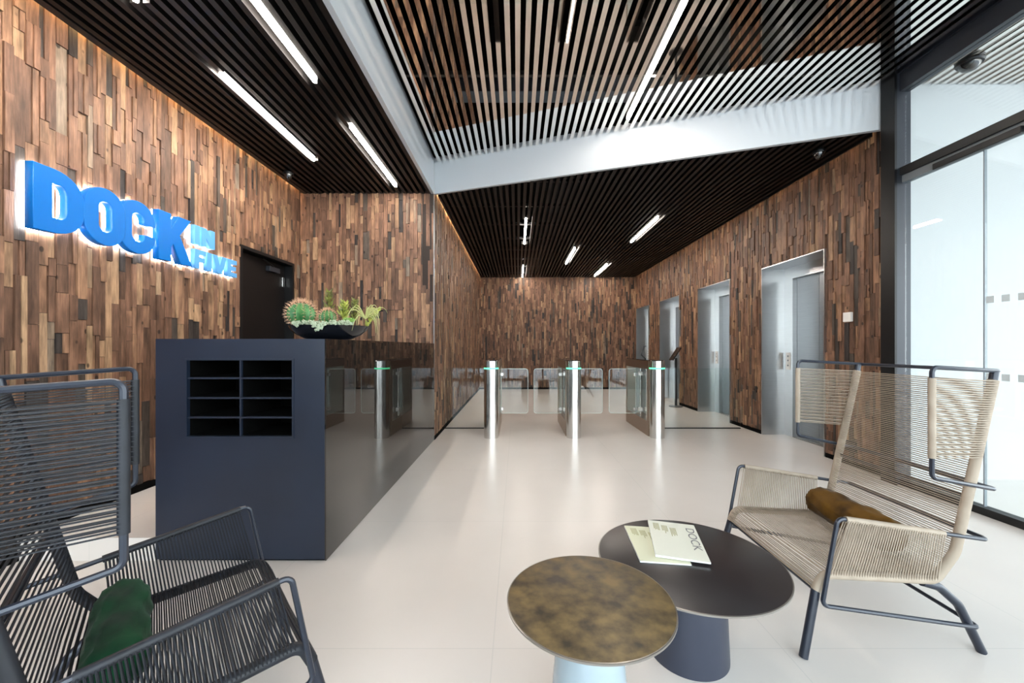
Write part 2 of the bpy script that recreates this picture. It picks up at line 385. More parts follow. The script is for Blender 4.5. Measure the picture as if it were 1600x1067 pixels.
# baseboards
struct(MB().box(XL - PT, XL + 0.012, 2.325, D0, PLAT, PLAT + 0.05).box(XL - PT, XL + 0.012, D1, YM, PLAT, PLAT + 0.05).box(XL - PT, XL + 0.012, YR, 2.325, 0, 0.06).build('baseboard_left', M['matte_black']))
struct(MB().box(XL + .012, XI - 0.02, YM - 0.010, YM + PT, PLAT, PLAT + 0.05).build('baseboard_reception', M['matte_black']))
struct(MB().box(XI - PT, XI + 0.008, YM + 0.01, YB, 0, 0.05).build('baseboard_inner', M['matte_black']))
struct(MB().box(XI + .01, XR, YB - 0.008, YB + PT, 0, 0.05).build('baseboard_back', M['matte_black']))
w = MB(); y = YW
for a, b in LIFT: w.box(XR - 0.010, XR + PT, y, a - .012, 0, 0.05); y = b + .012
struct(w.build('baseboard_right', M['matte_black']))

# ------------------------------------------------------------------ door in the left wall
struct(MB().box(XL - 0.20, XL + 0.006, D0, D0 + 0.035, PLAT, DT).box(XL - 0.20, XL + 0.006, D1 - 0.035, D1, PLAT, DT).box(XL - 0.20, XL + 0.006, D0 + .035, D1 - .035, DT - 0.035, DT).build('trim_2', M['anth_dark']))
d = struct(MB().box(XL - 0.15, XL - 0.10, D0 + 0.04, D1 - 0.04, PLAT + 0.008, DT - 0.04).build('door_1', mat('door_black', s2l(13, 10, 10), 0.5, spec=.3)))
MB().box(XL - 0.10, XL - 0.045, 4.78, 4.98, DT - 0.17, DT - 0.11).build('door_closer', M['mullion'], d, bevel=.004)
MB().tube([(XL - 0.075, 4.9, DT - 0.10), (XL - 0.03, 4.62, DT - 0.06)], 0.008).build('closer_arm', M['anth_dark'], d)
MB().box(XL - 0.10, XL - 0.085, 5.10, 5.15, 2.02, 2.14).build('hinge', M['chrome'], d, bevel=.003)
MB().box(XL - 0.10, XL - 0.085, 5.10, 5.15, 0.5, 0.62).build('hinge', M['chrome'], d, bevel=.003)
hd = MB().tube(fillet([(XL - 0.10, D0 + 0.13, 1.15), (XL - 0.045, D0 + 0.13, 1.15), (XL - 0.045, D0 + 0.26, 1.15)], 0.012), 0.009)
hd.build('door_handle', M['chrome'], d, smooth=True)

# ------------------------------------------------------------------ ceilings
def slats(x0, x1, yfun0, yfun1, z, m, name, pitch=0.08, wd=0.04, ht=0.06, skip=()):
    mb = MB(); x = x0 + (pitch - wd) / 2
    while x + wd <= x1 + 1e-6:
        ya, yb = yfun0(x), yfun1(x)
        cuts = sorted([(c[2], c[3]) for c in skip if c[0] < x + wd and c[1] > x])
        y = ya
        for a, b in cuts:
            if a > y: mb.box(x, x + wd, y, a, z, z + ht)
            y = max(y, b)
        if yb - y > 0.02: mb.box(x, x + wd, y, yb, z, z + ht)
        x += pitch
    return struct(mb.build(name, m))
FY = lambda x: YM + (x - XI) * (YW - 0.05 - YM) / (3.47 - XI)       # plan line of the slanting fascia
FT = 0.04
LIGHTS_L = [(-1.565, 1.70, 3.095), (-2.24, 3.0, 4.39), (-1.555, 3.714, 5.105), (-2.26, 0.98, 2.373)]
LIGHTS_R = [(0.145, 6.446, 7.95), (0.155, 10.17, 11.70), (2.24, 6.35, 7.83), (1.21, 8.32, 9.86), (2.25, 9.95, 11.55)]
LIGHTS_U = [(1.20, 2.82, 4.31)]
LW = 0.024
sk = lambda L: [(x - LW, x + LW, a - .01, b + .01) for x, a, b in L]
slats(XL + 0.10, XI - FT, lambda x: YR + .05, lambda x: YM, ZC, M['black_slat'], 'ceiling_slats_left', skip=sk(LIGHTS_L))
slats(XI + 0.06, XR - 0.05, lambda x: FY(x) + 0.06, lambda x: YB, ZC, M['black_slat'], 'ceiling_slats_back', skip=sk(LIGHTS_R))
slats(XI + FT, XG - 0.05, lambda x: YR + .05, lambda x: FY(x) - 0.01, ZU, M['mirror_slat'], 'ceiling_slats_raised', skip=sk(LIGHTS_U))
slats(XG + 0.07, 9.4, lambda x: YR + .05, lambda x: YW - .06, ZU, M['mirror_slat'], 'ceiling_slats_canopy')
# cross rails over the slats
mb = MB()
for i in range(9): mb.box(XL + .06, XI - FT, -2.2 + i * 0.9, -2.17 + i * 0.9, ZC + 0.06, ZC + 0.10)
for i in range(9):
    y = 4.2 + i * 0.9
    mb.box(max(XI + .02, XI + (YM - y) * 2.9 + .2) if y < YM else XI + .02, XR, y, y + 0.03, ZC + 0.06, ZC + 0.10)
struct(mb.build('ceiling_rails_lower', M['black']))
mb = MB()
for i in range(7):
    y = -2.0 + i * 0.95; xr = XG if y < 3.7 else XI + (YM - y) * 2.9 - .2
    mb.box(XI + FT, xr, y, y + 0.035, ZU + 0.06, ZU + 0.10)
struct(mb.build('ceiling_rails_raised', M['black']))
# soffit void (dark) above
struct(MB().box(XL - .2, XI - FT, YR, YM + .1, ZC + .40, ZC + .46).box(XI - FT, XR + .3, YW - .1, YB + .2, ZC + .92, ZC + .98)
       .box(XI - FT, 9.5, YR, YW - .1, 4.5, 4.56).box(XI - FT, XR + .3, YW - .1, YM + .3, 4.5, 4.56)
       .build('ceiling', M['matte_black']))
# closing upstands of the voids
struct(MB().box(XI - FT, XI, YR, YM, ZU + 0.06, 4.5).build('wall_void', M['matte_black']))
# services seen in the raised void
duct_m = mat('galvanised_duct', s2l(120, 128, 136), 0.35, 0.8)
o = MB(); o.box(-0.6, 1.5, 4.25, 4.45, 3.98, 4.18)
tag(o.build('air_duct', duct_m), 'galvanised rectangular duct above the raised slatted ceiling', 'duct')
# fascia: left run along depth, slanting run across
fz0, fz1 = ZC - 0.005, ZU + 0.07
def fascia_prism(pts): return MB().prism(pts, fz0, fz1)
struct(fascia_prism([(XI - FT, YR), (XI, YR), (XI, YM - .002), (XI - FT, YM - .002)]).build('trim_3', M['fascia']))
dx, dy = 3.47 - XI, (YW - 0.05 - YM); ln = math.hypot(dx, dy); nx, ny = -dy / ln * FT, dx / ln * FT
struct(fascia_prism([(XI + .001, YM - .002), (3.47, FY(3.47)), (3.47 + nx, FY(3.47) + ny), (XI + .001 + nx, YM - .002 + ny)]).build('trim_4', M['fascia']))
struct(MB().prism([(XI + .001 + nx, YM + ny), (3.47 + nx, FY(3.47) + ny), (3.47 + nx, FY(3.47) + ny + .01), (XI + .001 + nx, YM + ny + .01)], ZC, 4.5).build('wall_void', M['matte_black']))
# edge boards and cove LEDs
struct(MB().box(XL + 0.045, XL + 0.10, YR, YM, ZC, ZC + 0.14).build('trim_5', M['black']))
struct(MB().box(XI + 0.03, XI + 0.06, YM + .1, YB, ZC, ZC + 0.14).build('trim_6', M['black']))
struct(MB().box(XR - 0.05, XR - 0.03, YW + .1, YB, ZC, ZC + 0.14).build('trim_7', M['black']))
def led(name, x0, x1, y0, y1, z, label):
    t = thing(name, label, 'led light', ((x0 + x1) / 2, y0, z))
    MB().box(-(x1 - x0) / 2, (x1 - x0) / 2, 0, y1 - y0, 0, 0.006).build('led_tape', M['cove'], t)
    MB().box(-(x1 - x0) / 2 - .003, (x1 - x0) / 2 + .003, 0, y1 - y0, 0.006, 0.014).build('channel', M['edge_metal'], t)
led('cove_light', XL + 0.015, XL + 0.035, 0.3, YM - .05, ZC + 0.075, 'warm cove light line along the top of the wood wall behind the blue sign')
led('cove_light', XI + 0.008, XI + 0.022, YM + .1, YB - .1, ZC + 0.075, 'warm cove light line along the top of the narrow inner wood wall')
led('cove_light', XR - 0.026, XR - 0.014, YW + .2, YB - .1, ZC + 0.12, 'dim warm cove light line along the top of the lift wall')

# strip lights
def strip(x, a, b, z, label, group):
    t = thing('strip_light', label, 'strip light', (x, (a + b) / 2, z), 0, group); L = (b - a) / 2
    MB().rbox(-0.0145, 0.0145, -L, L, -0.010, 0.03, 0.013, 4).build('diffuser', M['strip'], t)
    MB().box(-0.018, 0.018, -L, L, 0.03, 0.075).build('housing', M['black'], t)
    return t
g = 'linear ceiling lights'
lab = ['strip light in the left black ceiling beside the fascia, cut by the top edge', 'bright strip light in the left black ceiling, nearest over the blue sign',
       'bright strip light in the left black ceiling, nearest the wall behind the counter', 'strip light in the left black ceiling of which only the tip shows']
for (x, a, b), l in zip(LIGHTS_L, lab): strip(x, a, b, ZC, l, g)
lab = ['nearer strip light of the left row in the back ceiling', 'strip light in the back ceiling, left row, touching the back wall',
       'strip light in the back ceiling, nearest one of the row beside the lift wall', 'strip light in the back ceiling, the single one in the middle row', 'strip light in the back ceiling, the farther one of the row beside the lift wall']
for (x, a, b), l in zip(LIGHTS_R, lab): strip(x, a, b, ZC, l, g)
for (x, a, b) in LIGHTS_U: strip(x, a, b, ZU, 'long bright strip light between the shiny slats of the raised ceiling', g)

# dome cameras
def dome(x, y, z, label, r=0.06):
    t = thing('dome_camera', label, 'security camera', (x, y, z), 0, 'ceiling dome cameras')
    MB().lathe([(r * 1.05, 0), (r * 1.1, -0.015), (r, -0.03)], seg=24).build('housing', M['anth_dark'], t, smooth=True)
    MB().lathe([(r * .85, -0.03), (r * .8, -0.05), (r * .55, -0.075), (r * .25, -0.088), (1e-6, -0.09)], seg=24).build('dome', M['black_glass'], t, smooth=True)
dome(-2.70, 4.70, ZC, 'small black dome camera under the left ceiling near the sign wall', 0.05)
dome(3.17, 4.18, ZC, 'black dome camera under the dark back ceiling near the lift wall', 0.055)
dome(3.91, 3.44, ZU, 'large black dome camera under the slats outside the glass', 0.085)

# ------------------------------------------------------------------ facade on the right, column, outside wall
struct(MB().box(3.57, 9.5, YW - 0.05, YW - 0.002, 0, 4.5).box(XR + .26, 9.5, YW - .002, YW + .2, 0, 4.5).build('wall_outside', M['outwall']))
col = MB().box(3.435, 3.56, 3.60, 3.66, 0, 4.45).box(3.50, 3.56, 3.66, 3.74, 0, 4.45)
struct(col.build('trim_8', M['mullion']))
struct(MB().box(3.415, 3.435, 3.60, 3.74, 0, 4.45).box(3.435, 3.50, 3.66, 3.74, 0, 4.45).box(XR - 0.02, 3.57, 3.74, YW, 0, ZC + .8).build('trim_9', M['anth_dark']))
# transom, head beam, floor track
struct(MB().box(XG - .03, XG + .05, YR, 3.60, 2.80, 2.87).build('trim_10', M['anth_dark']))
struct(MB().box(XG - .01, XG + .05, YR, 3.60, 2.735, 2.80).build('trim_11', mat('grey_transom', s2l(98, 104, 109), 0.4)))
struct(MB().box(XG - .03, XG + .06, YR, 3.60, 3.56, 3.72).box(XG - .05, XG + .07, YR, 3.6, 3.72, 4.45).build('trim_12', M['mullion']))
struct(MB().box(XG - .03, XG + .05, YR, 3.60, 0, 0.055).build('trim_13', M['anth_dark']))
for i, (a, b) in enumerate([(2.985, 3.59), (0.6, 2.975), (-2.55, .59)]):
    struct(MB().box(XG + .008, XG + .020, a, b, 0.055, 2.735).build('window_%d' % (i + 1), M['glass']))
struct(MB().box(XG + .008, XG + .020, YR + .05, 3.59, 2.87, 3.56).build('window_4', M['glass']))
gk = mat('grey_gasket', s2l(120, 128, 136), 0.4)
struct(MB().box(XG + .004, XG + .024, 2.976, 2.984, 0.055, 2.735).box(XG + .004, XG + .024, .591, .599, 0.055, 2.735).build('trim_14', gk))
# door closer rail under the transom
o = MB().box(XG - .05, XG - .011, 2.72, 3.30, 2.715, 2.765)
tag(o.build('door_operator', M['anth_dark'], bevel=.004), 'black door operator bar under the transom of the glass facade', 'door operator')
# square markers on the glass
sqm = mat('frosted_square', s2l(186, 196, 200), 0.6)
for row, z in (('upper', 1.60), ('lower', 1.03)):
    for k, which in enumerate(('first from the glass joint', 'in the middle of the three', 'nearest the picture edge')):
        y = 2.940 - 0.094 * k
        o = MB().box(XG + .003, XG + .007, y - .024, y + .024, z - .025, z + .025).build('glass_marker', sqm)
        tag(o, 'small grey square on the glass facade, %s row, %s' % (row, which), 'glass marker', 'square markers in the %s row' % row)
# window wall behind the camera
mb = MB()
for i in range(6): mb.box(-2.92 + i * 1.28, -2.86 + i * 1.28, YR - .06, YR + .02, 0, 4.5)
mb.box(-2.92, XG, YR - .06, YR + .02, 0, .08).box(-2.92, XG, YR - .06, YR + .02, 2.78, 2.86).box(-3.2, XG + .1, YR - .06, YR + .02, ZU + .02, 4.5)
struct(mb.build('trim_15', M['anth_dark']))
struct(MB().box(-2.9, XG, YR - .03, YR - .018, .08, ZU + .02).build('window_5', M['glass']))

# ------------------------------------------------------------------ lifts
def lift(i, label):
    a, b = LIFT[i]; hw = (b - a) / 2; t = thing('elevator_entrance', label, 'elevator', (XR, (a + b) / 2, 0), 0, 'lifts along the right wall')
    xi = 0.31; mb = MB()
    for s in (-1, 1):
        y0, y1 = (s * hw, s * (hw - .012))
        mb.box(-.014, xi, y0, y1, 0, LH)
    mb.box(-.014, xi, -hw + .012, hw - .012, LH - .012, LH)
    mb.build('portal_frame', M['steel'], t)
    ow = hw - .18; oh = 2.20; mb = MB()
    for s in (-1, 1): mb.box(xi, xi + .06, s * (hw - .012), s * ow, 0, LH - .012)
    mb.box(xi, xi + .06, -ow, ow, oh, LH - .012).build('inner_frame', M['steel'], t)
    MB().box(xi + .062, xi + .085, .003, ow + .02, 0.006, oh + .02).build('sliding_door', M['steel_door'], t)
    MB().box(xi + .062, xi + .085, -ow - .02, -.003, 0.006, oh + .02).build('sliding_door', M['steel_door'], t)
    MB().box(xi + .0, xi + .10, -ow, ow, 0, .006).build('threshold', M['edge_metal'], t)
    bp = MB().box(xi - .006, xi, hw - .14, hw - .05, .93, 1.17).build('call_panel', M['plastic'], t, bevel=.002)
    for z in (1.12, 1.06, .99): MB().lathe([(.012, 0), (.012, -.006), (1e-6, -.007)], (xi - .006, hw - .095, z), 16, axis='x').build('call_button', M['steel_door'], bp, smooth=True)
lift(0, 'brushed steel lift entrance nearest the glass facade'); lift(1, 'brushed steel lift entrance, second from the glass facade, behind the glass barrier')
lift(2, 'brushed steel lift entrance, third from the glass facade'); lift(3, 'narrow-looking steel lift entrance, the farthest, by the back wall')
o = MB().box(XR - .034, XR - .006, 4.15, 4.25, 1.515, 1.615).build('wall_sensor', M['plastic'], bevel=.005)
tag(o, 'small square white wall unit beside the nearest lift', 'wall switch')
o = MB().box(XR - .022, XR - .006, 4.10, 4.24, .16, .27).build('wall_socket', M['anth_dark'], bevel=.004)
tag(o, 'black double wall socket low on the wood wall behind the beige chair', 'socket')

# ------------------------------------------------------------------ gates
def gate(x, label, sides):
    t = thing('turnstile', label, 'access gate', (x, 5.51, 0), 0, 'access gates')
    H = 1.065; r = .1
    MB().lathe([(r, 0), (r, .945)], seg=40).build('post', M['chrome'], t, smooth=True)
    MB().lathe([(r + .002, .945), (r + .002, .965)], seg=40).build('light_ring', M['green_led'], t, smooth=True)
    MB().lathe([(r, .965), (r, H - .008), (r - .008, H)], seg=40).build('post_head', M['chrome'], t, smooth=True)
    MB().lathe([(r - .01, H), (r - .012, H + .004)], seg=40).build('reader_top', M['black_glass'], t, smooth=True)
    e = 1.20
    MB().box(-r, r, .06, e, 0, .20).build('plinth', M['bronze_steel'], t)
    MB().box(-r, r, .06, e, .935, H - .012).build('top_rail', M['bronze_steel'], t)
    MB().box(-r + .004, r - .004, .06, e - .01, H - .012, H).build('top_cover', M['black_glass'], t)
    MB().box(-r, r, e - .02, e, .20, .935).build('end_frame', M['bronze_steel'], t)
    MB().box(-r, r, .06, .14, .20, .935).build('inner_frame', M['bronze_steel'], t)
    for s in (-1, 1): MB().box(s * (r - .010), s * (r - .004), .14, e - .02, .20, .935).build('side_glass', M['thin_glass'], t)
    for s in (-1, 1): MB().box(s * .078, s * .084, .72, e - .03, .205, .93).build('glare_panel', M['white_profile'], t)  # pale panels behind the side glass; their colour stands in for bright reflections
    for yy in (.30, .84, .96): MB().box(-.03, .03, yy, yy + .045, .20, .935).build('glass_post', M['white_profile'], t)
    for s in (-1, 1):
        p = MB().tube([(s * .045, .60, .20), (s * .045, .60, .935)], .012, 12).build('pivot_rod', M['chrome'], t, smooth=True)
        [MB().rbox(s * .045 - .03, s * .045 + .03, .57, .63, zc, zc + .05, .01).build('clamp', M['plastic'], p) for zc in (.82, .27)]
    for s in sides:
        x0, x1 = s * .112, s * .525; r_ = .04; pts = []
        for cx, cz, a0 in ((x1 - s * r_, .915 - r_, 0), (x0 + s * .01, .915 - .01, 90), (x0 + s * .01, .235 + .01, 180), (x1 - s * r_, .235 + r_, 270)):
            rr = r_ if a0 in (0, 270) else .01
            for k in range(5):
                a = R(a0 + 22.5 * k); pts.append((cx + s * rr * math.cos(a), cz + rr * math.sin(a)))
        lf = MB().prism(pts, .594, .606, 'y').build('swing_leaf', M['gate_glass'], t)
        n = len(pts); MB().tube([(p[0], .600, p[1]) for p in pts], .0035, 5, closed=True).build('polished_edge', mat('glass_edge', s2l(205, 222, 220), .2), lf)
        for z in (.83, .30): MB().rbox(s * .098 if s > 0 else -.15, .15 if s > 0 else -.098, .58, .62, z - .022, z + .022, .008).build('hinge', M['chrome'], lf)
    return t
gate(-.358, 'round-fronted steel gate post, leftmost of the three, by the inner wood wall', (1,))
gate(.783, 'steel gate in the middle of the three with glass leaves on both sides', (-1, 1))
gate(1.937, 'steel gate rightmost of the three, with its long side and glass infill showing', (-1,))
def barrier(x0, x1, label):
    t = thing('glass_barrier', label, 'glass barrier', ((x0 + x1) / 2, 6.10, 0), 0, 'fixed glass barriers'); h = (x1 - x0) / 2
    MB().box(-h, h, -.006, .006, .012, .925).build('pane', M['gate_glass'], t)
    MB().box(-h, h, -.012, .012, 0, .014).build('floor_channel', M['anth_dark'], t)
barrier(XI + .012, -.468, 'fixed clear glass barrier between the inner wood wall and the left gate')
barrier(2.045, 3.42, 'wide fixed clear glass barrier between the right gate and the lift wall')
# angled reader on the right gate and a slim tablet stand in front of the third lift
t = thing('card_reader', 'thin black bent reader arm standing on top of the right gate', 'card reader', (1.925, 6.02, 1.065))
MB().tube(fillet([(.02, 0, 0), (-.05, 0, .07), (-.0, .0, .20)], .01), .009, 8).build('arm', M['black'], t, smooth=True)
MB().box(-.012, .02, -.03, .03, .19, .20).build('plate', M['black'], t)
t = thing('tablet_stand', 'slim black tablet stand in front of the third lift', 'tablet stand', (3.33, 8.35, 0))
MB().lathe([(.14, 0), (.14, .012), (.02, .02)], seg=24).build('base', M['black'], t, smooth=True)
MB().box(-.02, .02, -.02, .02, .015, 1.02).build('pole', M['black'], t)
ts = MB().add([(-.11, -.10, .98), (-.11, .10, .98), (.06, .10, 1.24), (.06, -.10, 1.24), (-.09, -.10, .967), (-.09, .10, .967), (.08, .10, 1.227), (.08, -.10, 1.227)],
         [(0, 1, 2, 3), (7, 6, 5, 4), (0, 4, 5, 1), (1, 5, 6, 2), (2, 6, 7, 3), (3, 7, 4, 0)])
ts.build('tablet', M['black_glass'], t)

# ------------------------------------------------------------------ reception counter
CY = 2.321; CT = 1.297; CX0 = -2.108; CX1 = XI + .001
t = thing('reception_counter', 'blue-black reception counter with cubby holes and a dark glass side', 'reception counter', (CX0, CY, 0))
k = 2.321 / 622
def px(x): return (x - 808) * k - CX0
def pz(y): return 1.25 - (y - 542) * k
x0, x1, z0, z1 = px(289.5), px(459.5), pz(684.5), pz(560)
WD = CX1 - CX0; D = .46
mb = MB().box(0, x0, 0, .03, .012, CT).box(x1, WD - .008, 0, .03, .012, CT).box(x0, x1, 0, .03, .012, z0).box(x0, x1, 0, .03, z1, CT)
mb.box(0, .02, .03, D, .012, CT).box(WD - .03, WD - .008, .03, 3.02, .012, CT - .02).box(.02, WD - .03, D - .02, D, .012, CT - .02)
mb.build('carcass', M['counter'], t)
MB().box(.015, WD - .015, .012, .03, 0, .012).build('shadow_plinth', M['matte_black'], t)
MB().box(.02, WD - .03, .03, D - .02, CT - .02, CT).box(WD - .46, WD - .008, D - .02, 3.02, CT - .02, CT).build('counter_top', M['counter'], t)
MB().box(WD - .008, WD, 0, 3.02, .004, CT).build('side_glass', M['black_glass'], t)
MB().box(WD - .75, WD - .031, D, 3.0, .87, .90).build('desk_surface', M['counter'], t)
# cubby unit: sunken box with frame and shelves
f = .011; mb = MB(); dp = .40
mb.box(x0, x0 + f, -.004, dp, z0, z1).box(x1 - f, x1, -.004, dp, z0, z1).box(x0 + f, x1 - f, -.004, dp, z0, z0 + f).box(x0 + f, x1 - f, -.004, dp, z1 - f, z1).box(x0, x1, dp, dp + .01, z0, z1)
cu = mb.build('cubby_frame', M['counter'], t)
li = .002; MB().box(x0 + f, x0 + f + li, .02, dp, z0 + f, z1 - f).box(x1 - f - li, x1 - f, .02, dp, z0 + f, z1 - f).box(x0 + f, x1 - f, .02, dp, z1 - f - li, z1 - f).box(x0 + f, x1 - f, dp - li, dp, z0 + f, z1 - f).box(x0 + f, x1 - f, .02, dp, z0 + f, z0 + f + li).build('shade_lining', M['matte_black'], cu)  # black sheets added inside the cubbies to paint in the recess shade
xm = px(374.5); MB().box(xm - .005, xm + .005, .006, .02, z0 + f, z1 - f).build('divider', M['counter'], cu); MB().box(xm - .005, xm + .005, .02, dp - .003, z0 + f, z1 - f).build('divider_board', M['matte_black'], cu)  # divider black behind its front edge, shade put into the colour
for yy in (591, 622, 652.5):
    sh = MB().box(x0 + f, x1 - f, .004, .02, pz(yy) - .005, pz(yy) + .005).build('shelf', M['counter'], cu); MB().box(x0 + f + .003, x1 - f - .003, .02, dp - .003, pz(yy) - .005, pz(yy) + .005).build('shelf_board', M['matte_black'], sh)  # inner shelf boards blackened to stand for the shade in the cubbies

# ------------------------------------------------------------------ blue sign
SX = XL + .020; ST = .054
def path_rr(x0, y0, x1, y1, rs, seg=8):        # rounded rect, radii bl, br, tr, tl (x radius, y radius)
    out = []
    for (cx, cy, sx, sy, a0), r in zip(((x0, y0, 1, 1, 180), (x1, y0, -1, 1, 270), (x1, y1, -1, -1, 0), (x0, y1, 1, -1, 90)), rs):
        rx, ry = r if isinstance(r, tuple) else (r, r)
        if rx < 1e-6: out.append((cx, cy)); continue
        for i in range(seg + 1):
            a = R(a0 + 90 * i / seg); out.append((cx + sx * rx + rx * math.cos(a), cy + sy * ry + ry * math.sin(a)))
    return out
def letter(paths, w, h, y, z, m, parent, name, thick=ST, bev=.003):
    cu = bpy.data.curves.new(name, 'CURVE'); cu.dimensions = '2D'; cu.fill_mode = 'BOTH'; cu.extrude = thick / 2 - bev; cu.bevel_depth = bev; cu.bevel_resolution = 1
    for p in paths:
        s = cu.splines.new('POLY'); s.points.add(len(p) - 1); s.use_cyclic_u = True
        for q, (a, b) in zip(s.points, p): q.co = (a * w, b * h, 0, 1)
    tmp = bpy.data.objects.new('tmp', cu); COL.objects.link(tmp)
    bpy.context.view_layer.update()
    me = bpy.data.meshes.new_from_object(tmp.evaluated_get(bpy.context.evaluated_depsgraph_get()))
    bpy.data.objects.remove(tmp)
    Mx = Matrix(((0, 0, 1, 0), (1, 0, 0, 0), (0, 1, 0, 0), (0, 0, 0, 1)))
    me.transform(Mx); me.materials.clear(); me.materials.append(m)
    o = bpy.data.objects.new(name, me); COL.objects.link(o); o.parent = parent
    o.location = (thick / 2, y, z)
    return o
sign = thing('wall_sign', 'raised blue backlit lettering reading DOCK IN FIVE on the wood wall', 'sign', (SX, 2.344, 1.955))
def halo(o, thick):          # lit back face of a letter: a slightly shrunk copy just behind it
    me = o.data.copy(); vs = me.vertices
    xmin = min(v.co.x for v in vs)
    b = bpy.data.objects.new('backlight', me); COL.objects.link(b); b.parent = o
    for v in vs: v.co.x = -thick / 2 - .006 + (v.co.x - xmin) * (.004 / thick)
    me.materials.clear(); me.materials.append(M['halo'])
H = .388
PD = [path_rr(0, 0, 1, 1, [0, (.62, .40), (.62, .40), 0]), path_rr(.34, .22, .66, .78, [0, (.16, .16), (.16, .16), 0])[::-1]]
PO = [path_rr(0, 0, 1, 1, [(.5, .36)] * 4), path_rr(.32, .22, .68, .78, [(.18, .14)] * 4)[::-1]]
oc = path_rr(0, 0, 1, 1, [(.5, .36)] * 4, 8)
def cpath():
    outer = path_rr(0, 0, 1, 1, [(.5, .36)] * 4, 10); inner = path_rr(.33, .21, .70, .79, [(.185, .14)] * 4, 10)
    o2 = [p for p in outer[33:44]][:0]
    # outer from right side upper, over the top, left, bottom, to right side lower
    tr, tl, bl, br = outer[22:33], outer[33:44], outer[0:11], outer[11:22]
    itr, itl, ibl, ibr = inner[22:33], inner[33:44], inner[0:11], inner[11:22]
    return [(1, .60)] + tr + tl + bl + br + [(1, .38), (.70, .38)] + ibr[::-1] + ibl[::-1] + itl[::-1] + itr[::-1] + [(.70, .60)]
PC = [cpath()]
PK = [[(0, 0), (.36, 0), (.36, .30), (.44, .40), (.68, 0), (1.06, 0), (.64, .60), (1.02, 1), (.62, 1), (.36, .66), (.36, 1), (0, 1)]]
for P_, y, w in ((PD, 2.344, .272), (PO, 2.620, .272), (PC, 2.850, .282), (PK, 3.165, .300)):
    l = letter(P_, w, H, y - 2.344, 0, M['blue'], sign, 'letter', ST - (.002 if P_ is PC else 0)); halo(l, ST)
PI_ = [[(0, 0), (1, 0), (1, 1), (0, 1)]]
PN = [[(0, 0), (.3, 0), (.3, .52), (.66, 0), (1, 0), (1, 1), (.7, 1), (.7, .48), (.34, 1), (0, 1)]]
PF = [[(0, 0), (.38, 0), (.38, .36), (.9, .36), (.9, .60), (.38, .60), (.38, .76), (1, .76), (1, 1), (0, 1)]]
PV = [[(.32, 0), (.68, 0), (1.02, 1), (.68, 1), (.5, .36), (.32, 1), (-.02, 1)]]
PE = [[(0, 0), (1, 0), (1, .23), (.36, .23), (.36, .39), (.9, .39), (.9, .61), (.36, .61), (.36, .77), (1, .77), (1, 1), (0, 1)]]
for P_, y, w, z in ((PI_, 3.53, .052, .213), (PN, 3.61, .150, .213), (PF, 3.53, .120, 0), (PI_, 3.672, .050, 0), (PV, 3.742, .165, 0), (PE, 3.93, .125, 0)):
    l = letter(P_, w, .165, y - 2.344, z, M['blue_light'], sign, 'letter', .045, .002); halo(l, .045); l['label'] = 'small light blue letter'

# ------------------------------------------------------------------ tables
def round_table(x, y, top, r, label, m_top, m_base, base_prof):
    t = thing('side_table', label, 'table', (x, y, 0))
    MB().lathe([(r - .006, top - .008), (r - .003, top - .001), (r - .006, top)], seg=96).build('tabletop', m_top, t, smooth=True)
    MB().lathe([(r - .02, top - .014), (r, top - .008), (r, top - .002), (r - .004, top - .0005), (r - .006, top - .001)], seg=96).build('edge_band', M['edge_metal'], t, smooth=True)
    MB().lathe(base_prof, seg=64).build('base', m_base, t, smooth=True)
    return t
round_table(.703, 1.64, .384, .361, 'larger low round table with a plain black top and magazines on it', M['tabletop'], M['tablebase'],
            [(.155, 0), (.155, .01), (.140, .36), (.150, .371)])
round_table(.233, 1.284, .44, .266, 'smaller round table with a mottled bronze top and pale rounded base', M['patina'], M['dome_base'],
            [(.118, 0), (.121, .01), (.121, .10), (.118, .18), (.110, .26), (.097, .32), (.078, .37), (.052, .41), (.04, .427)])

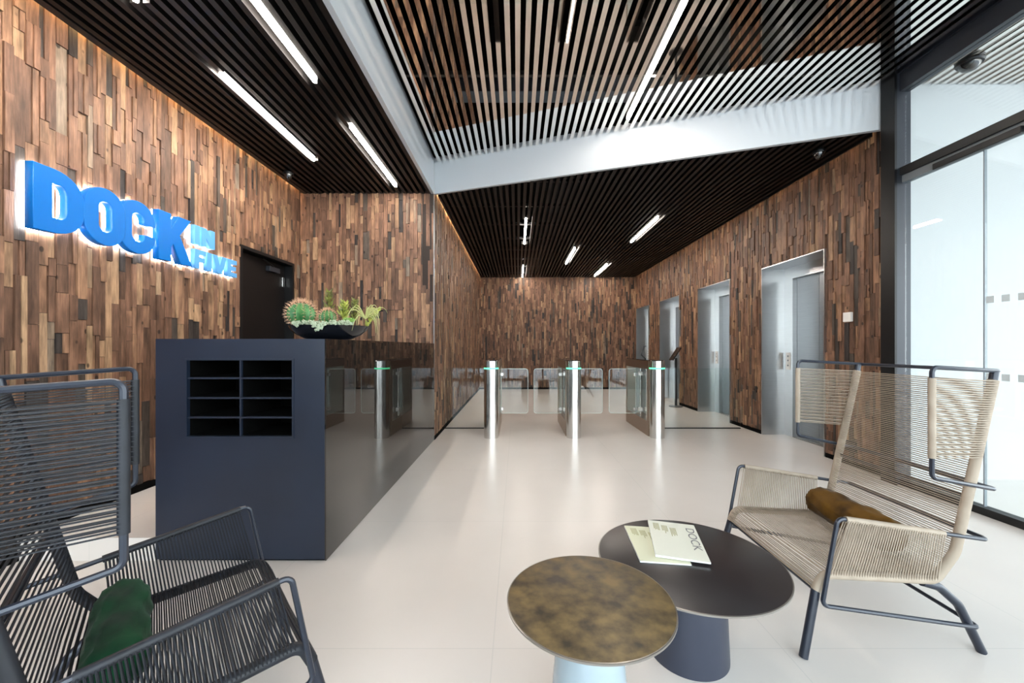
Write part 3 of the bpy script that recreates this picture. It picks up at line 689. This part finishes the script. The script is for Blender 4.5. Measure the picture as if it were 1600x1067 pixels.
# magazines
def magazine(corners, z, th, label, cover, title):
    c = [Vector((a, b, 0)) for a, b in corners]; o = c[0]          # c0 top-left ... order around
    t = thing('magazine', label, 'magazine', (o.x, o.y, z), 0, 'magazines on the black table')
    L = [p - o for p in c]
    MB().add([(p.x, p.y, 0) for p in L] + [(p.x, p.y, th * (1 if i in (0, 3) else .7)) for i, p in enumerate(L)], [(3, 2, 1, 0), (4, 5, 6, 7), (0, 1, 5, 4), (1, 2, 6, 5), (2, 3, 7, 6), (3, 0, 4, 7)]).build('pages', M['paper2'], t)
    MB().add([(p.x, p.y, th * (1 if i in (0, 3) else .7) + dz) for dz in (.0004, .0012) for i, p in enumerate(L)], [(3, 2, 1, 0), (4, 5, 6, 7), (0, 1, 5, 4), (1, 2, 6, 5), (2, 3, 7, 6), (3, 0, 4, 7)]).build('cover', cover, t)
    def P(u, v):      # u along c0->c1, v along c0->c3
        q = L[0] * (1 - u) * (1 - v) + L[1] * u * (1 - v) + L[2] * u * v + L[3] * (1 - u) * v
        hh = th * ((1 - u) + .7 * u)
        return Vector((q.x, q.y, hh + .0018))
    mb = MB(); rnd = random.Random(3)
    for j in range(3):
        for i in range(5):
            u = .10 + j * .17 + i * .026; v0 = .08 + j * .05; v1 = v0 + rnd.uniform(.16, .26)
            a, b_, c_, d_ = P(u, v0), P(u + .012, v0), P(u + .012, v1), P(u, v1)
            mb.add([a, b_, c_, d_], [(0, 1, 2, 3)])
    mb.build('printed_text', M['ink_olive'], t)
    if title:
        cu = bpy.data.curves.new('t', 'FONT'); cu.body = title; cu.size = 1; tmp = bpy.data.objects.new('tmp', cu); COL.objects.link(tmp)
        bpy.context.view_layer.update(); me = bpy.data.meshes.new_from_object(tmp.evaluated_get(bpy.context.evaluated_depsgraph_get())); bpy.data.objects.remove(tmp)
        xs = [v.co.x for v in me.vertices]; ys = [v.co.y for v in me.vertices]; x0, x1, y0, y1 = min(xs), max(xs), min(ys), max(ys)
        for v in me.vertices:
            a = (v.co.x - x0) / (x1 - x0); b = (v.co.y - y0) / (y1 - y0)
            v.co = P(.78 + .17 * b, .14 + .62 * a) + Vector((0, 0, .0003))
        me.materials.clear(); me.materials.append(M['ink']); o2 = bpy.data.objects.new('title', me); COL.objects.link(o2); o2.parent = t
magazine([(.515, 1.915), (.735, 1.885), (.690, 1.575), (.494, 1.60)], .3845, .006, 'lower magazine with a pale yellow cover, half under the other one', M['paper_y'], None)
magazine([(.640, 1.952), (.842, 1.897), (.764, 1.569), (.565, 1.625)], .3935, .008, 'top magazine with DOCK printed in grey along its edge', M['paper'], 'DOCK')

# ------------------------------------------------------------------ lounge chairs
LA = .355; LS = .324
def chair(label, cord, x, y, rz):
    t = thing('lounge_chair', label, 'lounge chair', (x, y, 0), rz, 'high-backed corded lounge chairs')
    # side frames: seat and back tube wrapped in cord
    prof = [(.335, .262), (.305, .327), (-.150, .303), (-.232, .415), (-.388, 1.115)]
    def sidecurve(s): return fillet([(a, s * LS, b) for a, b in prof], [0, .05, .05, .12, 0], seg=8)
    for s in (-1, 1):
        MB().tube(sidecurve(s), .018, 12).build('side_frame', cord, t, smooth=True)
        MB().tube([(.335, s * LS, .262), (.398, s * (LS + .018), 0.002)], .0165, 12).build('leg', M['tube'], t, smooth=True)
        MB().tube(fillet([(-.10, s * (LS - .005), .292), (-.17, s * (LS - .005), .272), (-.25, s * (LS - .005), .20), (-.353, s * (LS - .01), 0.002)], [0, .06, .08, 0], seg=6), .0165, 12).build('leg', M['tube'], t, smooth=True)
        MB().tube([(-.386, s * LS, 1.112), (-.393, s * LS, 1.150)], .014, 10).build('top_bracket', M['tube'], t, smooth=True)
    for bx_, bz_, br_ in ((.335, .262, .010), (-.13, .288, .009), (-.285, .64, .009)): MB().tube([(bx_, -LS, bz_), (bx_, LS, bz_)], br_, 8).build('cross_bar', M['tube'], t, smooth=True)
    # arm loop: one bent tube with upper and lower runs joined at the front
    af, ab = .27, -.355
    loop = []
    for s, seq in ((1, [(.333, LA, .218), (af, LA, .566), (ab, LA - .02, .470)]), (-1, [(ab, -LA + .02, .470), (af, -LA, .566), (.333, -LA, .218), (-.325, -LA + .025, .112)])):
        loop += seq
    loop.append((-.325, LA - .025, .112))
    MB().tube(fillet(loop, .025, True), .0085, 8, closed=True).build('arm_rail', M['tube'], t, smooth=True)
    # head wing loop
    wl = [(-.085, .375, .735), (-.085, .375, 1.170), (-.415, .325, 1.152), (-.415, -.325, 1.152), (-.085, -.375, 1.170), (-.085, -.375, .735), (-.385, -.335, .674), (-.385, .335, .674)]
    MB().tube(fillet(wl, .022, True), .0085, 8, closed=True).build('wing_rail', M['tube'], t, smooth=True)
    # wrapped sleeves
    for s in (-1, 1):
        MB().tube([(-.085, s * .375, .812), (-.085, s * .375, 1.128)], .0125, 10).build('wing_sleeve', cord, t, smooth=True)
        a, b = Vector((af, s * LA, .566)), Vector((ab, s * (LA - .02), .470))
        MB().tube([a.lerp(b, .05), a.lerp(b, .70)], .0125, 10).build('arm_sleeve', cord, t, smooth=True)
    # cords
    def along(pts, d):
        for i in range(len(pts) - 1):
            l = (pts[i + 1] - pts[i]).length
            if d <= l: return pts[i].lerp(pts[i + 1], d / l)
            d -= l
        return pts[-1]
    sc = sidecurve(1); tot = sum((sc[i + 1] - sc[i]).length for i in range(len(sc) - 1))
    CR = .0024; rnd = random.Random(5)
    seat = MB(); back = MB(); d = .004; n = 0
    cen_seat = Vector((0, 0, .9)); 
    while d < tot - .004:
        p = along(sc, d); q = along(sc, min(tot, d + .003)); tan = (q - p).normalized() if (q - p).length > 1e-6 else Vector((0, 0, 1))
        nr = Vector((tan.z, 0, -tan.x))              # points towards the sitter
        if nr.dot(Vector((.1, 0, .8)) - Vector((p.x, 0, p.z))) < 0: nr = -nr
        off = nr * (.0165 if n % 2 else .012); sag = .004
        jit = rnd.uniform(-.0008, .0008)
        pts = [Vector((p.x, -LS, p.z)) + off, Vector((p.x + jit, 0, p.z)) + off - nr * sag, Vector((p.x, LS, p.z)) + off]
        (seat if d < .56 else back).tube(pts, CR, 5, caps=False)
        d += .0064 if d < .56 else .0092; n += 1
    seat.build('seat_cords', cord, t, smooth=True); back.build('back_cords', cord, t, smooth=True)
    for s in (-1, 1):
        mb = MB(); k = 34
        for i in range(k):
            z = .816 + (1.124 - .816) * i / (k - 1); bx = -.232 - (z - .415) * (.156 / .70)
            mb.tube([(-.085, s * .385, z), (bx, s * (LS + .017), z - .012)], CR, 5, caps=False)
            if i % 2: mb.tube([(-.085, s * .365, z), (bx, s * (LS + .0), z - .012)], CR, 5, caps=False)
        mb.build('wing_cords', cord, t, smooth=True)
        mb = MB(); k = 42; a, b = Vector((af, s * LA, .566)), Vector((ab, s * (LA - .02), .470))
        for i in range(k):
            u = i / (k - 1); p = a.lerp(b, .06 + .63 * u); q = Vector((.285 - .43 * u, s * LS, .326 - .022 * u))
            for oo in (.012, -.012):
                mb.tube([p + Vector((0, oo, 0)), q + Vector((0, oo * 1.3, .002))], CR * .85, 5, caps=False)
        mb.build('arm_cords', cord, t, smooth=True)
    return t
RC = (1.55, 1.944, PI)
chair('beige corded high-backed lounge chair with a mustard bolster by the glass facade', M['beige'], *RC)
LC = (-1.113, 1.269, R(42.3))
chair('black corded high-backed lounge chair with a green bolster in front of the counter', M['blackcord'], *LC)
def bolster(base, rel, L, r, label, m, seed, tilt=0):
    x, y, rz = base; rnd = random.Random(seed); c, s = math.cos(rz), math.sin(rz)
    lx, ly, lz = rel
    t = MB(); prof = []
    n = 26
    for i in range(n + 1):
        u = -1 + 2 * i / n; e = 1 - abs(u) ** 7
        prof.append((max(1e-6, r * e ** .5 if abs(u) > .8 else r * (1 - .03 * math.cos(u * 9))), u * L / 2))
    t.lathe(prof, seg=32)
    # horizontal, along local y
    vs = []
    for a, b, z in t.v:
        w = .0035 * math.sin(9 * math.atan2(b, a) + z * 30) + .002 * math.sin(40 * z + a * 60)
        k_ = 1 + w / max(r, .01)
        vs.append((a * k_, z, b * k_ * .97))
    t.v = vs
    o = t.build('bolster_cushion', m, smooth=True)
    o.location = (x + c * lx - s * ly, y + s * lx + c * ly, lz); o.rotation_euler = (0, 0, rz + tilt)
    return tag(o, label, 'cushion')
bolster(RC, (-.105, -.03, .412), .52, .078, 'mustard brown velvet bolster lying on the beige chair', M['olive_velvet'], 1)
bolster(LC, (-.110, -.0, .402), .50, .070, 'dark green velvet bolster lying on the black chair', M['green_velvet'], 2)

# ------------------------------------------------------------------ planter bowl with succulents
BX, BY, BZ = -1.297, 2.75, CT + .001
o = MB().lathe([(.10, .001), (.15, .006), (.21, .035), (.245, .065), (.262, .095), (.256, .096), (.238, .068), (.20, .042), (.10, .03), (1e-6, .028)], seg=64)
o.v = [(a, b * .8, c) for a, b, c in o.v]
b = tag(o.build('planter_bowl', M['bowl'], smooth=True), 'wide shallow black bowl planted with succulents on the counter', 'planter'); b.location = (BX, BY, BZ)
so = MB().lathe([(.225, .066), (.22, .078), (1e-6, .086)], seg=48); so.v = [(a, c_ * .8, z) for a, c_, z in so.v]
so.build('soil', M['soil'], b, smooth=True)
PG = 'succulents in the bowl'
def at(px_, py_, Y): return Vector(((px_ - 808) / 622 * Y, Y, 1.25 - (py_ - 542) / 622 * Y))
def cactus(c, r, label):
    t = thing('barrel_cactus', label, 'cactus', c, 0, PG); mb = MB(); sp_ = MB(); nr = 13; seg = nr * 6; rings = 14; vs = []
    for i in range(rings + 1):
        th = PI * i / rings
        for k_ in range(seg):
            a = 2 * PI * k_ / seg; rr = r * (1 + .13 * math.cos(nr * a)) * math.sin(th) + 1e-5
            vs.append((rr * math.cos(a), rr * math.sin(a), -r * math.cos(th) * .95))
    fs = [(i * seg + k_, i * seg + (k_ + 1) % seg, (i + 1) * seg + (k_ + 1) % seg, (i + 1) * seg + k_) for i in range(rings) for k_ in range(seg)]
    mb.add(vs, fs).build('body', M['cactus'], t, smooth=True); rnd = random.Random(int(r * 1000))
    for j in range(nr):
        for i in range(4, 14):
            th = PI * i / 14; a = 2 * PI * j / nr; n_ = Vector((math.cos(a) * math.sin(th), math.sin(a) * math.sin(th), -math.cos(th))); p = n_ * r * 1.11
            for q in range(5):
                dv = (n_ + Vector((rnd.uniform(-.8, .8), rnd.uniform(-.8, .8), rnd.uniform(-.5, .8)))).normalized() * r * rnd.uniform(.2, .42)
                sp_.tube([p, p + dv], [.0011, .0003], 3, caps=False)
    sp_.build('spines', M['spine'], t)
cactus(at(471, 491, 2.70) , 0.080, 'large round green cactus with pinkish spines at the left end of the bowl')
cactus(at(512, 496, 2.78), .052, 'smaller pinkish spined cactus beside the large cactus')
def leafy(name, c, h, label, m, n=26, lean=(0, 0), spread=.03, ll=.035, up=.6, seed=1):
    mb = MB(); rnd = random.Random(seed)
    mb.tube([(0, 0, 0), (lean[0] * h, lean[1] * h, h)], .004, 5)
    for i in range(n):
        u = i / n; a = i * 2.4; base = Vector((lean[0] * h * u, lean[1] * h * u, h * u)); l = ll * (1 - .45 * u)
        dv = Vector((math.cos(a), math.sin(a), up)).normalized() * l
        mid = base + dv * .6 + Vector((0, 0, -.002)); mb.tube([base, mid, base + dv + Vector((0, 0, l * .3))], [.006, .0075, .001], 5, caps=False)
    o = mb.build(name, m, smooth=True); o.location = c; return tag(o, label, 'succulent', PG)
leafy('spiky_succulent', at(514, 497, 2.82), .19, 'tall spiky succulent standing up at the back of the bowl', M['succ_dark'], 30, (-.0, 0), ll=.062, up=.9)
leafy('spiky_succulent', at(536, 497, 2.80), .115, 'bushy lime succulent in the middle of the bowl', M['succ'], 26, (.1, 0), ll=.056, seed=2)
leafy('spiky_succulent', at(552, 500, 2.84), .145, 'lime succulent behind the curly air plant', M['succ_dark'], 26, (.1, 0), ll=.052, seed=3)
leafy('spiky_succulent', at(572, 510, 2.78), .13, 'small pointed succulent leaning out over the right rim', M['succ'], 24, (.75, .1), ll=.032, up=.8, seed=4)
o = MB(); rnd = random.Random(9)
for i in range(30):
    a = i * 2.399; u = i / 30; l = .05 * (1 - .5 * u); e = .3 + 1.1 * u
    dv = Vector((math.cos(a) * math.cos(e), math.sin(a) * math.cos(e), math.sin(e))) * l; o.tube([(0, 0, 0), dv * .6, dv], [.004, .009, .001], 5, caps=False)
o = o.build('rosette_succulent', M['rosette'], smooth=True); o.location = at(545, 503, 2.64); tag(o, 'fresh green rosette succulent low in the middle of the bowl', 'succulent', PG)
o = MB(); rnd = random.Random(10)
for i in range(26):
    a = rnd.uniform(0, 2 * PI) if i % 2 else rnd.uniform(-1.1, .4); l = rnd.uniform(.10, .19); rise = rnd.uniform(.02, .07); dr = rnd.uniform(.0, .14)
    pts = []
    for j in range(9):
        u = j / 8; pts.append((math.cos(a) * l * u * (1 - .25 * u * u), math.sin(a) * l * .7 * u, rise * math.sin(u * PI * .8) * 1.6 - dr * u * u))
    o.tube(pts, [.0045 * (1 - .88 * j / 8) for j in range(9)], 5, caps=False)
o = o.build('air_plant', M['air'], smooth=True); o.location = at(571, 498, 2.64); tag(o, 'curly pale air plant hanging over the right side of the bowl', 'plant', PG)
o = MB(); rnd = random.Random(12)
for i in range(420):
    u = rnd.random(); x_ = -.15 + .36 * u; hang = max(0, 1 - abs(x_ - .03) / .045) * .07 * rnd.random() + max(0, 1 - abs(x_ + .12) / .03) * .025 * rnd.random()
    yy = -math.sqrt(max(0, .26 ** 2 - x_ * x_)) * .8 - .006 if hang > 0.004 else -rnd.uniform(.09, .20) * .9
    z_ = .104 - hang + rnd.uniform(-.006, .018)
    o.ball((x_ + rnd.uniform(-.006, .006), yy - rnd.uniform(0, .01), z_), rnd.uniform(.0045, .008), 5, 4)
o = o.build('trailing_sedum', M['sedum'], smooth=True); o['kind'] = 'stuff'; o.location = (BX, BY, BZ)
tag(o, 'pale blue-green trailing sedum spilling over the front of the bowl', 'succulent')
